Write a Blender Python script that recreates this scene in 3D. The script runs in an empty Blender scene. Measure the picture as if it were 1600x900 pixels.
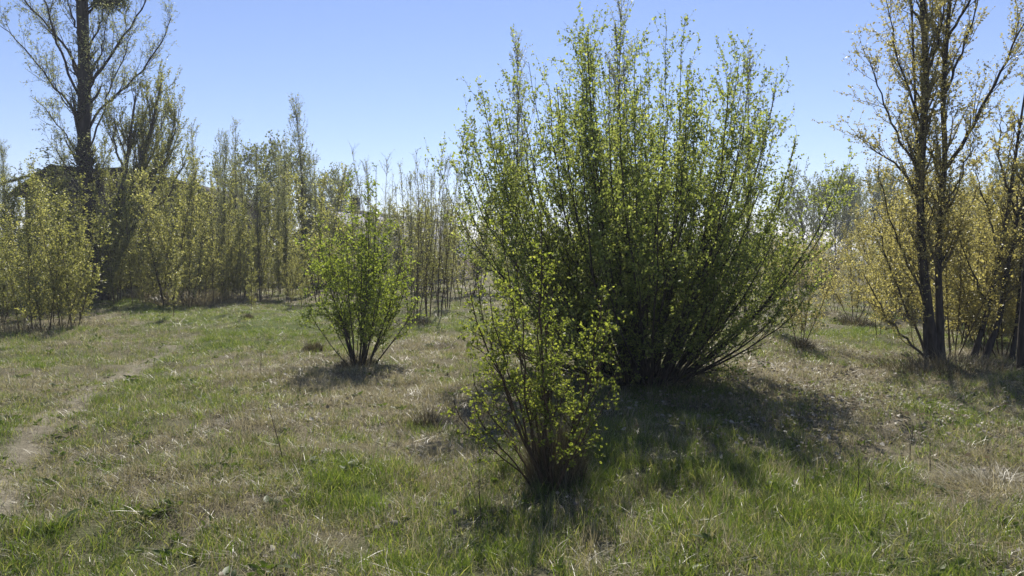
import bpy, math, random
import numpy as np
from mathutils import Vector

# ------------------------------------------------------------------ camera, world, sun
SC = bpy.context.scene
COL = SC.collection
R = math.radians
EYE = 1.6
FPX = 1180.0            # focal length in photograph pixels
HZ = 400.0              # horizon row in the photograph

cam_d = bpy.data.cameras.new("camera")
cam = bpy.data.objects.new("camera", cam_d)
COL.objects.link(cam)
cam_d.sensor_width = 36.0
cam_d.lens = 36.0 * FPX / 1600.0
cam_d.clip_start = 0.05
cam_d.clip_end = 4000
cam.location = (0, 0, EYE)
cam.rotation_euler = (R(90) - math.atan((450 - HZ) / FPX), 0, 0)
SC.camera = cam

SUN_EL, SUN_AZ = R(49), R(4)      # azimuth clockwise from the view direction
W = bpy.data.worlds.new("World")
SC.world = W
W.use_nodes = True
wn = W.node_tree.nodes
wl = W.node_tree.links
wn.clear()
sky = wn.new("ShaderNodeTexSky")
sky.sky_type = 'NISHITA'
sky.sun_disc = False
sky.sun_elevation = SUN_EL
sky.sun_rotation = SUN_AZ
sky.air_density = 1.0
sky.dust_density = 0.05
sky.ozone_density = 5.0
bg = wn.new("ShaderNodeBackground")
bg.inputs[1].default_value = 0.076
wo = wn.new("ShaderNodeOutputWorld")
tint = wn.new("ShaderNodeMix"); tint.data_type = 'RGBA'; tint.blend_type = 'MULTIPLY'
tint.inputs[0].default_value = 1.0
tint.inputs[7].default_value = (1.14, .98, 1.05, 1)      # the phone's cool white balance
wl.new(sky.outputs[0], tint.inputs[6])
wl.new(tint.outputs[2], bg.inputs[0])
wl.new(bg.outputs[0], wo.inputs[0])

sun_d = bpy.data.lights.new("sun", 'SUN')
sun_d.energy = 5.0
sun_d.angle = R(0.53)
sun_d.color = (1.0, 0.95, 0.86)
sun = bpy.data.objects.new("sun", sun_d)
COL.objects.link(sun)
sdir = Vector((math.sin(SUN_AZ) * math.cos(SUN_EL), math.cos(SUN_AZ) * math.cos(SUN_EL), math.sin(SUN_EL)))
sun.rotation_euler = (-sdir).to_track_quat('-Z', 'Y').to_euler()
sun.location = sdir * 60

SC.view_settings.view_transform = 'Standard'
SC.view_settings.look = 'None'
SC.view_settings.exposure = 0.75
SC.view_settings.gamma = 1.0
SC.view_settings.use_curve_mapping = False
SC.render.engine = 'CYCLES'
SC.cycles.max_bounces = 7
SC.cycles.transparent_max_bounces = 4

# ------------------------------------------------------------------ helpers
def hgt(x, y):
    """gentle lumps of the meadow"""
    x = np.asarray(x, float); y = np.asarray(y, float)
    near = np.clip(1.2 - np.abs(y - 10) / 60, 0, 1)
    h = (0.030 * np.sin(1.9 * x + 0.7 * y + 1) + 0.026 * np.sin(2.3 * y - 1.1 * x)
         + 0.016 * np.sin(4.7 * x + 3.1 * y + 2) + 0.015 * np.sin(5.3 * y - 3.7 * x + .5)
         + 0.040 * np.sin(0.55 * x - 0.4 * y) + 0.045 * np.sin(0.35 * y + 0.21 * x + 2))
    return h * near

def gz(x, y):
    return float(hgt(x, y))

def at(px, py, d):
    """a photograph pixel at distance d -> world point"""
    v = ray(px, py)
    return np.array([0, 0, EYE]) + v * (d / v[1])

PIT = math.atan((450 - HZ) / FPX)
def ray(px, py):
    return np.array([px - 800, FPX * math.cos(PIT) + (450 - py) * math.sin(PIT), -FPX * math.sin(PIT) + (450 - py) * math.cos(PIT)])

def gnd(px, py):
    v = ray(px, py)
    p = v * (EYE / -v[2])
    return np.array([p[0], p[1], gz(p[0], p[1])])

def tag(o, label=None, cat=None, group=None, kind=None):
    if label: o["label"] = label
    if cat: o["category"] = cat
    if group: o["group"] = group
    if kind: o["kind"] = kind
    return o

def empty(name, loc, rz=0.0, s=1.0):
    o = bpy.data.objects.new(name, None)
    o.empty_display_size = 0.2
    o.location = loc
    o.rotation_euler = (0, 0, rz)
    o.scale = (s, s, s) if not hasattr(s, '__len__') else s
    COL.objects.link(o)
    return o

def mesh(name, V, F, mat=None, smooth=False, attrs=None):
    """V (n,3); F list of index arrays (m,3) or (m,4)"""
    V = np.ascontiguousarray(V, dtype=np.float32)
    if not isinstance(F, list): F = [F]
    F = [np.asarray(f, dtype=np.int32) for f in F if len(f)]
    me = bpy.data.meshes.new(name)
    me.vertices.add(len(V))
    me.vertices.foreach_set("co", V.ravel())
    if F:
        loops = np.concatenate([f.ravel() for f in F])
        tot = np.concatenate([np.full(len(f), f.shape[1], np.int32) for f in F])
        start = np.concatenate([[0], np.cumsum(tot)[:-1]]).astype(np.int32)
        me.loops.add(len(loops))
        me.loops.foreach_set("vertex_index", loops)
        me.polygons.add(len(tot))
        me.polygons.foreach_set("loop_start", start)
        if smooth:
            me.polygons.foreach_set("use_smooth", np.ones(len(tot), bool))
    for k, (typ, arr) in (attrs or {}).items():
        a = me.attributes.new(k, typ, 'POINT')
        key = {'FLOAT': 'value', 'INT': 'value', 'FLOAT_VECTOR': 'vector', 'FLOAT_COLOR': 'color'}[typ]
        a.data.foreach_set(key, np.ascontiguousarray(arr, dtype=np.int32 if typ == 'INT' else np.float32).ravel())
    me.update(calc_edges=True)
    if mat: me.materials.append(mat)
    return me

def link(name, me, parent=None, kind=None):
    o = bpy.data.objects.new(name, me)
    COL.objects.link(o)
    if parent is not None: o.parent = parent
    if kind: o["kind"] = kind
    return o

def nrm(v):
    return v / np.maximum(np.linalg.norm(v, axis=-1, keepdims=True), 1e-9)

# ------------------------------------------------------------------ materials
def new_mat(name):
    m = bpy.data.materials.new(name)
    m.use_nodes = True
    nt = m.node_tree
    nt.nodes.clear()
    return m, nt.nodes, nt.links

def ramp(N, stops):
    r = N.new("ShaderNodeValToRGB")
    cr = r.color_ramp
    while len(cr.elements) > len(stops): cr.elements.remove(cr.elements[-1])
    while len(cr.elements) < len(stops): cr.elements.new(0.5)
    for e, (p, c) in zip(cr.elements, stops):
        e.position = p
        e.color = (*c, 1)
    return r

def leaf_mat(name, stops, trans=0.45, tcol=(1.25, 1.25, 0.7), rough=0.42, spec=0.5, tint=0.0):
    """thin leaf: glossy front, light coming through from behind; stops by each leaf's own random value"""
    m, N, L = new_mat(name)
    a = N.new("ShaderNodeAttribute"); a.attribute_name = "v"
    r = ramp(N, stops)
    src = a.outputs["Fac"]
    if tint:
        oi = N.new("ShaderNodeObjectInfo")
        mx = N.new("ShaderNodeMath"); mx.operation = 'MULTIPLY_ADD'
        mx.inputs[1].default_value = tint; L.new(oi.outputs["Random"], mx.inputs[0])
        ml = N.new("ShaderNodeMath"); ml.operation = 'MULTIPLY'; ml.inputs[1].default_value = 1 - tint
        L.new(src, ml.inputs[0]); L.new(ml.outputs[0], mx.inputs[2])
        src = mx.outputs[0]
    L.new(src, r.inputs[0])
    p = N.new("ShaderNodeBsdfPrincipled")
    p.inputs["Roughness"].default_value = rough
    p.inputs["Specular IOR Level"].default_value = spec
    L.new(r.outputs[0], p.inputs["Base Color"])
    t = N.new("ShaderNodeBsdfTranslucent")
    mc = N.new("ShaderNodeMix"); mc.data_type = 'RGBA'; mc.blend_type = 'MULTIPLY'
    mc.inputs[0].default_value = 1
    L.new(r.outputs[0], mc.inputs[6]); mc.inputs[7].default_value = (*tcol, 1)
    L.new(mc.outputs[2], t.inputs[0])
    ms = N.new("ShaderNodeMixShader"); ms.inputs[0].default_value = trans
    o = N.new("ShaderNodeOutputMaterial")
    L.new(p.outputs[0], ms.inputs[1]); L.new(t.outputs[0], ms.inputs[2])
    L.new(ms.outputs[0], o.inputs[0])
    return m

def bark_mat(name, c1, c2, scale=30, rough=0.85):
    m, N, L = new_mat(name)
    tc = N.new("ShaderNodeTexCoord")
    mp = N.new("ShaderNodeMapping"); mp.inputs["Scale"].default_value = (1, 1, 0.22)
    n = N.new("ShaderNodeTexNoise"); n.inputs["Scale"].default_value = scale; n.inputs["Detail"].default_value = 5
    r = ramp(N, [(0.3, c1), (0.7, c2)])
    p = N.new("ShaderNodeBsdfPrincipled"); p.inputs["Roughness"].default_value = rough; p.inputs["Specular IOR Level"].default_value = .12
    b = N.new("ShaderNodeBump"); b.inputs["Strength"].default_value = 0.8; b.inputs["Distance"].default_value = 0.02
    o = N.new("ShaderNodeOutputMaterial")
    L.new(tc.outputs["Object"], mp.inputs[0]); L.new(mp.outputs[0], n.inputs[0])
    L.new(n.outputs[0], r.inputs[0]); L.new(r.outputs[0], p.inputs["Base Color"])
    L.new(n.outputs[0], b.inputs["Height"]); L.new(b.outputs[0], p.inputs["Normal"])
    L.new(p.outputs[0], o.inputs[0])
    return m

def plain_mat(name, c1, c2, scale=3, rough=0.8, coord="Object", stretch=(1, 1, 1)):
    m, N, L = new_mat(name)
    tc = N.new("ShaderNodeTexCoord")
    mp = N.new("ShaderNodeMapping"); mp.inputs["Scale"].default_value = stretch
    n = N.new("ShaderNodeTexNoise"); n.inputs["Scale"].default_value = scale; n.inputs["Detail"].default_value = 6
    r = ramp(N, [(0.3, c1), (0.7, c2)])
    p = N.new("ShaderNodeBsdfPrincipled"); p.inputs["Roughness"].default_value = rough
    p.inputs["Specular IOR Level"].default_value = .15
    o = N.new("ShaderNodeOutputMaterial")
    L.new(tc.outputs[coord], mp.inputs[0]); L.new(mp.outputs[0], n.inputs[0])
    L.new(n.outputs[0], r.inputs[0]); L.new(r.outputs[0], p.inputs["Base Color"]); L.new(p.outputs[0], o.inputs[0])
    return m

M = {}
M['fresh'] = leaf_mat("fresh_green_leaf", [(0, (.11, .15, .045)), (.5, (.165, .215, .065)), (.85, (.225, .27, .09)), (1, (.30, .34, .14))], .6, (1.8, 1.65, .95), .55, .3)
M['lime'] = leaf_mat("yellow_green_leaf", [(0, (.09, .12, .03)), (.5, (.145, .185, .045)), (1, (.25, .28, .085))], .6, (1.8, 1.7, .8), .55, .3)
M['mid'] = leaf_mat("mid_green_leaf", [(0, (.10, .14, .035)), (.5, (.155, .205, .05)), (1, (.23, .28, .08))], .6, (1.75, 1.65, .75), .55, .3)
M['olive'] = leaf_mat("olive_leaf", [(0, (.12, .135, .05)), (.45, (.19, .205, .078)), (.85, (.28, .285, .135)), (1, (.46, .45, .29))], .55, (1.75, 1.65, .9), .42, .6, .35)
M['gold'] = leaf_mat("golden_leaf", [(0, (.155, .145, .065)), (.45, (.24, .225, .10)), (.85, (.34, .32, .17)), (1, (.50, .47, .32))], .55, (1.75, 1.65, .95), .42, .6, .3)
M['grey'] = leaf_mat("grey_green_leaf", [(0, (.14, .16, .085)), (.6, (.205, .225, .125)), (1, (.30, .32, .21))], .5, (1.7, 1.65, 1.0), .5, .5, .3)
M['far'] = leaf_mat("far_leaf", [(0, (.09, .105, .045)), (.6, (.14, .155, .065)), (1, (.22, .23, .11))], .5, (1.6, 1.6, .9), .5, .4, .4)
M['blossom'] = leaf_mat("pale_bare_twig", [(0, (.20, .17, .15)), (.6, (.30, .27, .25)), (1, (.42, .40, .38))], .3, (1.1, 1.1, 1.1), .7, .2)
M['bark'] = bark_mat("dark_bark", (.025, .022, .020), (.085, .072, .060), 24)
M['bark_brown'] = bark_mat("brown_bark", (.045, .032, .022), (.12, .085, .055), 40)
M['bark_grey'] = bark_mat("grey_bark", (.05, .045, .04), (.13, .115, .10), 30)
M['twig'] = bark_mat("olive_twig", (.10, .085, .05), (.19, .155, .09), 30)
M['bark_big'] = bark_mat("furrowed_bark", (.018, .016, .016), (.075, .065, .06), 9)
M['grass_g'] = leaf_mat("green_grass", [(0, (.05, .085, .018)), (.5, (.10, .14, .03)), (.75, (.16, .20, .05)), (1, (.33, .31, .17))], .5, (1.6, 1.65, .7), .40, .5, .25)
M['grass_d'] = leaf_mat("dry_grass", [(0, (.10, .085, .055)), (.35, (.25, .225, .145)), (.75, (.36, .325, .225)), (1, (.50, .46, .35))], .4, (1.3, 1.25, 1.0), .42, .5, .25)
M['grass_m'] = leaf_mat("mixed_grass", [(0, (.09, .10, .033)), (.5, (.17, .18, .062)), (.72, (.27, .255, .125)), (1, (.48, .44, .31))], .45, (1.45, 1.45, .8), .42, .5, .25)
M['weed'] = leaf_mat("low_weed", [(0, (.05, .075, .02)), (.6, (.09, .12, .03)), (1, (.16, .18, .06))], .4, (1.3, 1.4, .6), .5, .35, .3)
M['litter'] = leaf_mat("leaf_litter", [(0, (.16, .135, .095)), (.7, (.27, .235, .175)), (1, (.38, .35, .28))], .2, (1.1, 1, .8), .6, .3)
M['tussock'] = leaf_mat("dead_tussock", [(0, (.06, .055, .032)), (.6, (.135, .115, .07)), (1, (.26, .22, .145))], .15, (1.2, 1.1, .7), .6, .25)
M['stalk'] = plain_mat("dry_stalk", (.05, .04, .03), (.12, .09, .06), 20)

# ------------------------------------------------------------------ ground
# patch maps: soft spots given by where they lie on the meadow (centre row/column in the photograph
# turned once into metres on the flat ground)
def spots(lst, x, y):
    yy = np.maximum(y, 1.5)
    px = 800 + FPX * x / yy
    py = HZ + EYE * FPX / yy
    out = np.zeros_like(x)
    for (cx, cy, rx, ry, v) in lst:
        out += v * np.exp(-(((px - cx) / rx) ** 2 + ((py - cy) / ry) ** 2))
    return out

def fbm(x, y, seed=0, s=1.0):
    r = np.random.RandomState(seed)
    out = np.zeros_like(x)
    a, f = 1.0, s
    for k in range(5):
        for j in range(3):
            th, ph = r.uniform(0, 6.28, 2)
            out += a / 3 * np.sin(f * (x * math.cos(th) + y * math.sin(th)) * (1 + .3 * r.rand()) + ph + 1.3 * np.sin(f * .6 * (y * math.cos(th) - x * math.sin(th)) + ph))
        a *= .62; f *= 1.9
    return out

GREEN = [(230, 480, 60, 22, .9), (430, 508, 140, 26, .75), (330, 540, 110, 20, .35), (720, 512, 60, 18, .7),
         (60, 560, 90, 25, .30), (170, 640, 60, 22, .45), (330, 640, 60, 18, .35), (540, 780, 55, 32, .9),
         (1170, 745, 260, 65, .55), (930, 720, 40, 40, .6), (1280, 790, 120, 60, .45), (760, 850, 120, 50, .6),
         (1080, 870, 260, 40, .30), (180, 760, 110, 70, .35), (640, 860, 160, 40, .3), (1330, 525, 80, 14, .5),
         (1450, 860, 160, 50, .3), (150, 860, 120, 40, .40), (980, 640, 120, 40, .35), (1290, 570, 60, 14, .3), (1490, 650, 80, 20, .3)]
DRY = [(600, 620, 160, 34, .75), (480, 575, 150, 22, .55), (450, 690, 150, 36, .45), (700, 545, 90, 22, .55),
       (250, 780, 140, 55, .4), (700, 700, 80, 50, .40), (1560, 735, 85, 45, .9), (1240, 580, 110, 28, .7),
       (1350, 660, 90, 50, .5), (40, 600, 70, 40, .4), (230, 530, 80, 14, .3), (1010, 780, 120, 60, .25),
       (1480, 570, 140, 20, .4), (90, 500, 120, 12, .5), (320, 470, 70, 10, .7), (350, 660, 60, 20, .35), (60, 740, 40, 60, .2)]
TALL = [(1160, 750, 260, 75, .9), (980, 850, 260, 60, .5), (560, 780, 90, 40, .5), (1020, 650, 140, 40, .4),
        (690, 820, 160, 60, .4), (60, 540, 120, 30, .3)]

def poly_px(pts):
    return np.array([gnd(px, py)[:2] for px, py in pts])

PATH_A = poly_px([(-260, 1010), (-130, 900), (-10, 800), (35, 720), (70, 660), (125, 615), (185, 580), (235, 556), (268, 541), (300, 526), (318, 514)])
PATH_B = poly_px([(1085, 541), (1140, 552), (1205, 568), (1275, 595), (1335, 630), (1380, 668), (1425, 715), (1480, 790)])

def polydist(P, x, y):
    best = np.full(x.shape, 1e9); tt = np.zeros(x.shape)
    n = len(P) - 1
    for i in range(n):
        a, b = P[i], P[i + 1]
        ab = b - a
        t = np.clip(((x - a[0]) * ab[0] + (y - a[1]) * ab[1]) / (ab @ ab), 0, 1)
        dd = np.hypot(x - a[0] - t * ab[0], y - a[1] - t * ab[1])
        m = dd < best
        best = np.where(m, dd, best); tt = np.where(m, (i + t) / n, tt)
    return best, tt

def patches(x, y):
    x = np.asarray(x, float); y = np.asarray(y, float)
    n1 = fbm(x, y, 3, 1.6); n2 = fbm(x, y, 9, 2.3); n3 = fbm(x, y, 21, 1.1)
    g = np.clip(.42 + spots(GREEN, x, y) - .65 * spots(DRY, x, y) + .30 * n1, 0, 1)
    d = np.clip(.42 + spots(DRY, x, y) - .45 * spots(GREEN, x, y) + .28 * n2, 0, 1)
    tall = np.clip(.15 + spots(TALL, x, y) + .15 * n3, 0, 1.2)
    da, ta = polydist(PATH_A, x, y)
    db, tb = polydist(PATH_B, x, y)
    wa = .17 + .10 * n1
    wb = .42 + .12 * n2
    ba = np.clip(1.4 - da / np.maximum(wa, .05), 0, 1) * np.clip((1.0 - ta) * 4, 0, 1) * .80
    bb = np.clip(1.4 - db / np.maximum(wb, .05), 0, 1) * np.clip((1 - tb) * 3, 0, 1) * np.clip(tb * 8 + .3, 0, 1) * .38
    b = np.maximum(ba, bb)
    return g, d, tall, b

# the ground sheet: fine near by, growing coarser to the horizon
def grow_axis(a, b, step, far, k=1.22):
    core = list(np.arange(a, b + step * .5, step))
    s = step; v = b; hi = []
    while v < far: s *= k; v += s; hi.append(v)
    s = step; v = a; lo = []
    while v > -far: s *= k; v -= s; lo.append(v)
    return np.array(lo[::-1] + core + hi)
gx = grow_axis(-14, 14, .13, 1500)
gy = grow_axis(1.5, 30, .13, 1500)
GX, GY = np.meshgrid(gx, gy)
gxx, gyy = GX.ravel(), GY.ravel()
g, d, t, b = patches(gxx, gyy)
nx, ny = len(gx), len(gy)
ii = (np.arange(ny - 1)[:, None] * nx + np.arange(nx - 1)[None, :]).ravel()
Fq = np.stack([ii, ii + 1, ii + nx + 1, ii + nx], 1)

def ground_mat():
    m, N, L = new_mat("meadow_soil")
    a = N.new("ShaderNodeAttribute"); a.attribute_name = "patch"
    sp = N.new("ShaderNodeSeparateColor"); L.new(a.outputs["Color"], sp.inputs[0])
    tc = N.new("ShaderNodeTexCoord")
    def noise(scale, det=6, rough=.6):
        n = N.new("ShaderNodeTexNoise"); n.inputs["Scale"].default_value = scale
        n.inputs["Detail"].default_value = det; n.inputs["Roughness"].default_value = rough
        L.new(tc.outputs["Object"], n.inputs[0]); return n
    nf, nm, nc = noise(60, 4), noise(9, 6), noise(1.7, 5)
    def mixc(fac, A, B):
        x = N.new("ShaderNodeMix"); x.data_type = 'RGBA'
        L.new(fac, x.inputs[0]); L.new(A, x.inputs[6]); L.new(B, x.inputs[7]); return x.outputs[2]
    def jitter(src, n, amt):
        q = N.new("ShaderNodeMath"); q.operation = 'MULTIPLY_ADD'
        L.new(n.outputs[0], q.inputs[0]); q.inputs[1].default_value = amt
        s = N.new("ShaderNodeMath"); s.operation = 'ADD'; s.use_clamp = True
        q.inputs[2].default_value = -amt * .5
        L.new(q.outputs[0], s.inputs[0]); L.new(src, s.inputs[1]); return s.outputs[0]
    soil = ramp(N, [(.3, (.055, .045, .030)), (.7, (.11, .092, .06))]); L.new(nf.outputs[0], soil.inputs[0])
    green = ramp(N, [(.3, (.045, .065, .016)), (.7, (.10, .125, .035))]); L.new(nf.outputs[0], green.inputs[0])
    dry = ramp(N, [(.3, (.10, .085, .055)), (.7, (.22, .19, .125))]); L.new(nf.outputs[0], dry.inputs[0])
    bare = ramp(N, [(.3, (.14, .12, .085)), (.7, (.29, .26, .195))]); L.new(nm.outputs[0], bare.inputs[0])
    c = mixc(jitter(sp.outputs["Red"], nm, .9), soil.outputs[0], green.outputs[0])
    c = mixc(jitter(sp.outputs["Green"], nc, .8), c, dry.outputs[0])
    c = mixc(jitter(sp.outputs["Blue"], nm, .5), c, bare.outputs[0])
    p = N.new("ShaderNodeBsdfPrincipled"); p.inputs["Roughness"].default_value = .95
    p.inputs["Specular IOR Level"].default_value = .1
    bm = N.new("ShaderNodeBump"); bm.inputs["Strength"].default_value = .9; bm.inputs["Distance"].default_value = .03
    ad = N.new("ShaderNodeMath"); L.new(nf.outputs[0], ad.inputs[0]); L.new(nm.outputs[0], ad.inputs[1])
    L.new(ad.outputs[0], bm.inputs["Height"]); L.new(bm.outputs[0], p.inputs["Normal"])
    o = N.new("ShaderNodeOutputMaterial")
    L.new(c, p.inputs["Base Color"]); L.new(p.outputs[0], o.inputs[0])
    return m
M['ground'] = ground_mat()
me = mesh("ground", np.stack([gxx, gyy, hgt(gxx, gyy)], 1), Fq, M['ground'], True,
          {"patch": ('FLOAT_COLOR', np.stack([g, d, np.zeros_like(b), np.ones_like(b)], 1))})
tag(link("ground", me), kind="structure")

def path_strip(P, width, seed):
    """trodden strip lying just above the ground, ragged edges, its wear fading out at the rim"""
    rg = np.random.RandomState(seed)
    seg = np.concatenate([[0], np.cumsum(np.hypot(*np.diff(P, axis=0).T))])
    s = np.arange(0, seg[-1], .12)
    c = np.stack([np.interp(s, seg, P[:, 0]), np.interp(s, seg, P[:, 1])], 1)
    for _ in range(12): c[1:-1] = .25 * c[:-2] + .5 * c[1:-1] + .25 * c[2:]
    t = nrm(np.gradient(c, axis=0)); nn = np.stack([t[:, 1], -t[:, 0]], 1)
    k = 9
    u = np.linspace(-1, 1, k)
    X = c[:, None, :] + nn[:, None, :] * (u[None, :, None] * width * (1 + .25 * rg.normal(size=(len(s), 1, 1)).clip(-1, 1) * np.abs(u)[None, :, None]))
    x, y = X[..., 0].ravel(), X[..., 1].ravel()
    g, d, tl, b = patches(x, y)
    edge = np.tile(1 - np.abs(u) ** 3, len(s))
    z = hgt(x, y) + .006 * edge - .004 * (1 - edge)
    i = (np.arange(len(s) - 1)[:, None] * k + np.arange(k - 1)[None, :]).ravel()
    return np.stack([x, y, z], 1), np.stack([i, i + 1, i + k + 1, i + k], 1), np.stack([g, d, b * edge, np.ones_like(b)], 1)
for P, w, sd in ((PATH_A, .36, 1), (PATH_B, .75, 2)):
    V, F, A = path_strip(P, w, sd)
    me = mesh("dirt_path", V, F, M['ground'], True, {"patch": ('FLOAT_COLOR', A)})
    tag(link("dirt_path", me), kind="structure")

# ------------------------------------------------------------------ growing plants
def tubes(P, Rr, k=4):
    """P (m,n,3), Rr (m,n) -> verts, quads"""
    m, n, _ = P.shape
    T = nrm(np.gradient(P, axis=1))
    mt = np.abs(T.mean(1))
    ref = np.zeros((m, 3)); ref[np.arange(m), mt.argmin(1)] = 1
    U = nrm(np.cross(T, ref[:, None, :])); Wv = np.cross(T, U)
    a = np.arange(k) * 2 * math.pi / k
    ring = U[:, :, None, :] * np.cos(a)[None, None, :, None] + Wv[:, :, None, :] * np.sin(a)[None, None, :, None]
    V = P[:, :, None, :] + ring * Rr[:, :, None, None]
    base = (np.arange(m)[:, None, None] * n + np.arange(n - 1)[None, :, None]) * k
    j = np.arange(k)[None, None, :]; j2 = (j + 1) % k
    F = np.stack([base + j, base + j2, base + k + j2, base + k + j], -1).reshape(-1, 4)
    return V.reshape(-1, 3), F

def join(parts):
    Vs, Fs, o = [], [], 0
    for V, F in parts:
        Vs.append(V); Fs.append(F + o); o += len(V)
    return np.concatenate(Vs), np.concatenate(Fs)

def growp(rg, p0, d0, Ln, n, wander, up):
    m = len(p0)
    d = nrm(d0.copy()); P = [p0.copy()]
    for i in range(n - 1):
        d = nrm(d + rg.normal(0, wander, (m, 3)) + np.array([0, 0, up]))
        P.append(P[-1] + d * (Ln / (n - 1))[:, None])
    return np.stack(P, 1)

def taper(r0, r1, n, p=1.0):
    t = np.linspace(0, 1, n)[None, :] ** p
    return np.asarray(r0)[:, None] * (1 - t) + np.asarray(r1)[:, None] * t

def plen(P):
    return np.linalg.norm(np.diff(P, axis=1), axis=2).sum(1)

def sample(P, idx, t):
    n = P.shape[1]
    f = np.clip(t, 0, .9999) * (n - 1); i = f.astype(int); w = (f - i)
    if P.ndim == 2: return P[idx, i] * (1 - w) + P[idx, i + 1] * w
    return P[idx, i] * (1 - w)[:, None] + P[idx, i + 1] * w[:, None]

def tang(P, idx, t):
    n = P.shape[1]
    i = (np.clip(t, 0, .9999) * (n - 1)).astype(int)
    return nrm(P[idx, i + 1] - P[idx, i])

def spawn(rg, P, Rr, spacing, t0, t1, ang, asd, lfun, n, wander, up, rr=.6, rmin=.0015, power=1.0):
    Ls = plen(P)
    cnt = np.maximum(0, (Ls * (t1 - t0) / spacing + rg.rand(len(P))).astype(int))
    idx = np.repeat(np.arange(len(P)), cnt)
    if len(idx) == 0: return None, None
    t = t0 + (t1 - t0) * rg.rand(len(idx)) ** power
    p0 = sample(P, idx, t); T = tang(P, idx, t)
    q = nrm(np.cross(T, nrm(rg.normal(size=T.shape))))
    a = np.radians(rg.normal(ang, asd, len(idx)))[:, None]
    d0 = T * np.cos(a) + q * np.sin(a)
    L = lfun(t, Ls[idx]) * rg.uniform(.6, 1.25, len(idx))
    r = np.maximum(sample(Rr, idx, t) * rr, rmin)
    C = growp(rg, p0, d0, L, n, wander, up)
    return C, taper(r, np.full(len(r), rmin * .6), n)

def leaves_on(rg, P, spacing, t0, size, ssd=.25, out=55, droop=0.0, per=1):
    Ls = plen(P)
    cnt = np.maximum(0, (Ls * (1 - t0) / spacing + rg.rand(len(P))).astype(int)) * per
    idx = np.repeat(np.arange(len(P)), cnt)
    t = t0 + (1 - t0) * rg.rand(len(idx))
    if per > 1: t = t0 + (1 - t0) * np.repeat(rg.rand(len(idx) // per), per)
    p = sample(P, idx, t); T = tang(P, idx, t)
    q = nrm(np.cross(T, nrm(rg.normal(size=T.shape))))
    a = np.radians(rg.normal(out, 22, len(idx)))[:, None]
    d = nrm(T * np.cos(a) + q * np.sin(a) + np.array([0, 0, -droop]))
    s = size * np.clip(rg.normal(1, ssd, len(idx)), .4, 1.8)
    return p, d, s

def leaf_mesh(rg, name, groups, mat, wide=.62, detail=False, fold=.25):
    p = np.concatenate([x[0] for x in groups]); d = np.concatenate([x[1] for x in groups]); s = np.concatenate([x[2] for x in groups])
    n = len(p)
    side = nrm(np.cross(d, nrm(rg.normal(size=(n, 3)))))
    nn = np.cross(side, d)
    S = s[:, None]
    hw = wide * .5 * rg.uniform(.8, 1.15, (n, 1)) * S
    v = rg.rand(n)
    p = p + d * S * .12
    if not detail:
        V = np.stack([p, p + d * S * .42 + side * hw + nn * hw * fold, p + d * S, p + d * S * .42 - side * hw + nn * hw * fold], 1)
        b = np.arange(n)[:, None] * 4
        F = np.concatenate([b + [0, 1, 2], b + [0, 2, 3]])
        k = 4
    else:
        cur = nn * S * rg.uniform(-.28, .1, (n, 1))
        V = np.stack([p, p + d * S * .28 + side * hw * .95 + nn * hw * fold, p + d * S * .68 + side * hw * .75 + nn * hw * fold + cur * .5, p + d * S + cur,
                      p + d * S * .68 - side * hw * .75 + nn * hw * fold + cur * .5, p + d * S * .28 - side * hw * .95 + nn * hw * fold, p + d * S * .5 + cur * .25], 1)
        b = np.arange(n)[:, None] * 7
        F = np.concatenate([b + [0, 1, 6], b + [1, 2, 6], b + [2, 3, 6], b + [3, 4, 6], b + [4, 5, 6], b + [5, 0, 6]])
        k = 7
    return mesh(name, V.reshape(-1, 3), F, mat, False, {"v": ('FLOAT', np.repeat(v, k))})

def resample(P, n):
    s = np.concatenate([[0], np.cumsum(np.linalg.norm(np.diff(P, axis=0), axis=1))])
    # smooth through the given points
    u = np.linspace(0, s[-1], n * 4)
    Q = np.stack([np.interp(u, s, P[:, i]) for i in range(3)], 1)
    for _ in range(n // 2):
        Q[1:-1] = .25 * Q[:-2] + .5 * Q[1:-1] + .25 * Q[2:]
    s = np.concatenate([[0], np.cumsum(np.linalg.norm(np.diff(Q, axis=0), axis=1))])
    u = np.linspace(0, s[-1], n)
    return np.stack([np.interp(u, s, Q[:, i]) for i in range(3)], 1)

def children(o):
    return [c for c in o.children]

def copy_tree(o, loc, rz, s):
    c = o.copy(); COL.objects.link(c)
    c.location = loc; c.rotation_euler = (0, 0, rz)
    c.scale = (s, s, s) if not hasattr(s, '__len__') else s
    for ch in children(o):
        k = ch.copy(); COL.objects.link(k); k.parent = c
    return c

def each_stem(name, P, Rr, k, mat, parent):
    for i in range(len(P)):
        V, F = tubes(P[i:i + 1], Rr[i:i + 1], k)
        link(name, mesh(name, V, F, mat, True), parent)

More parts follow.
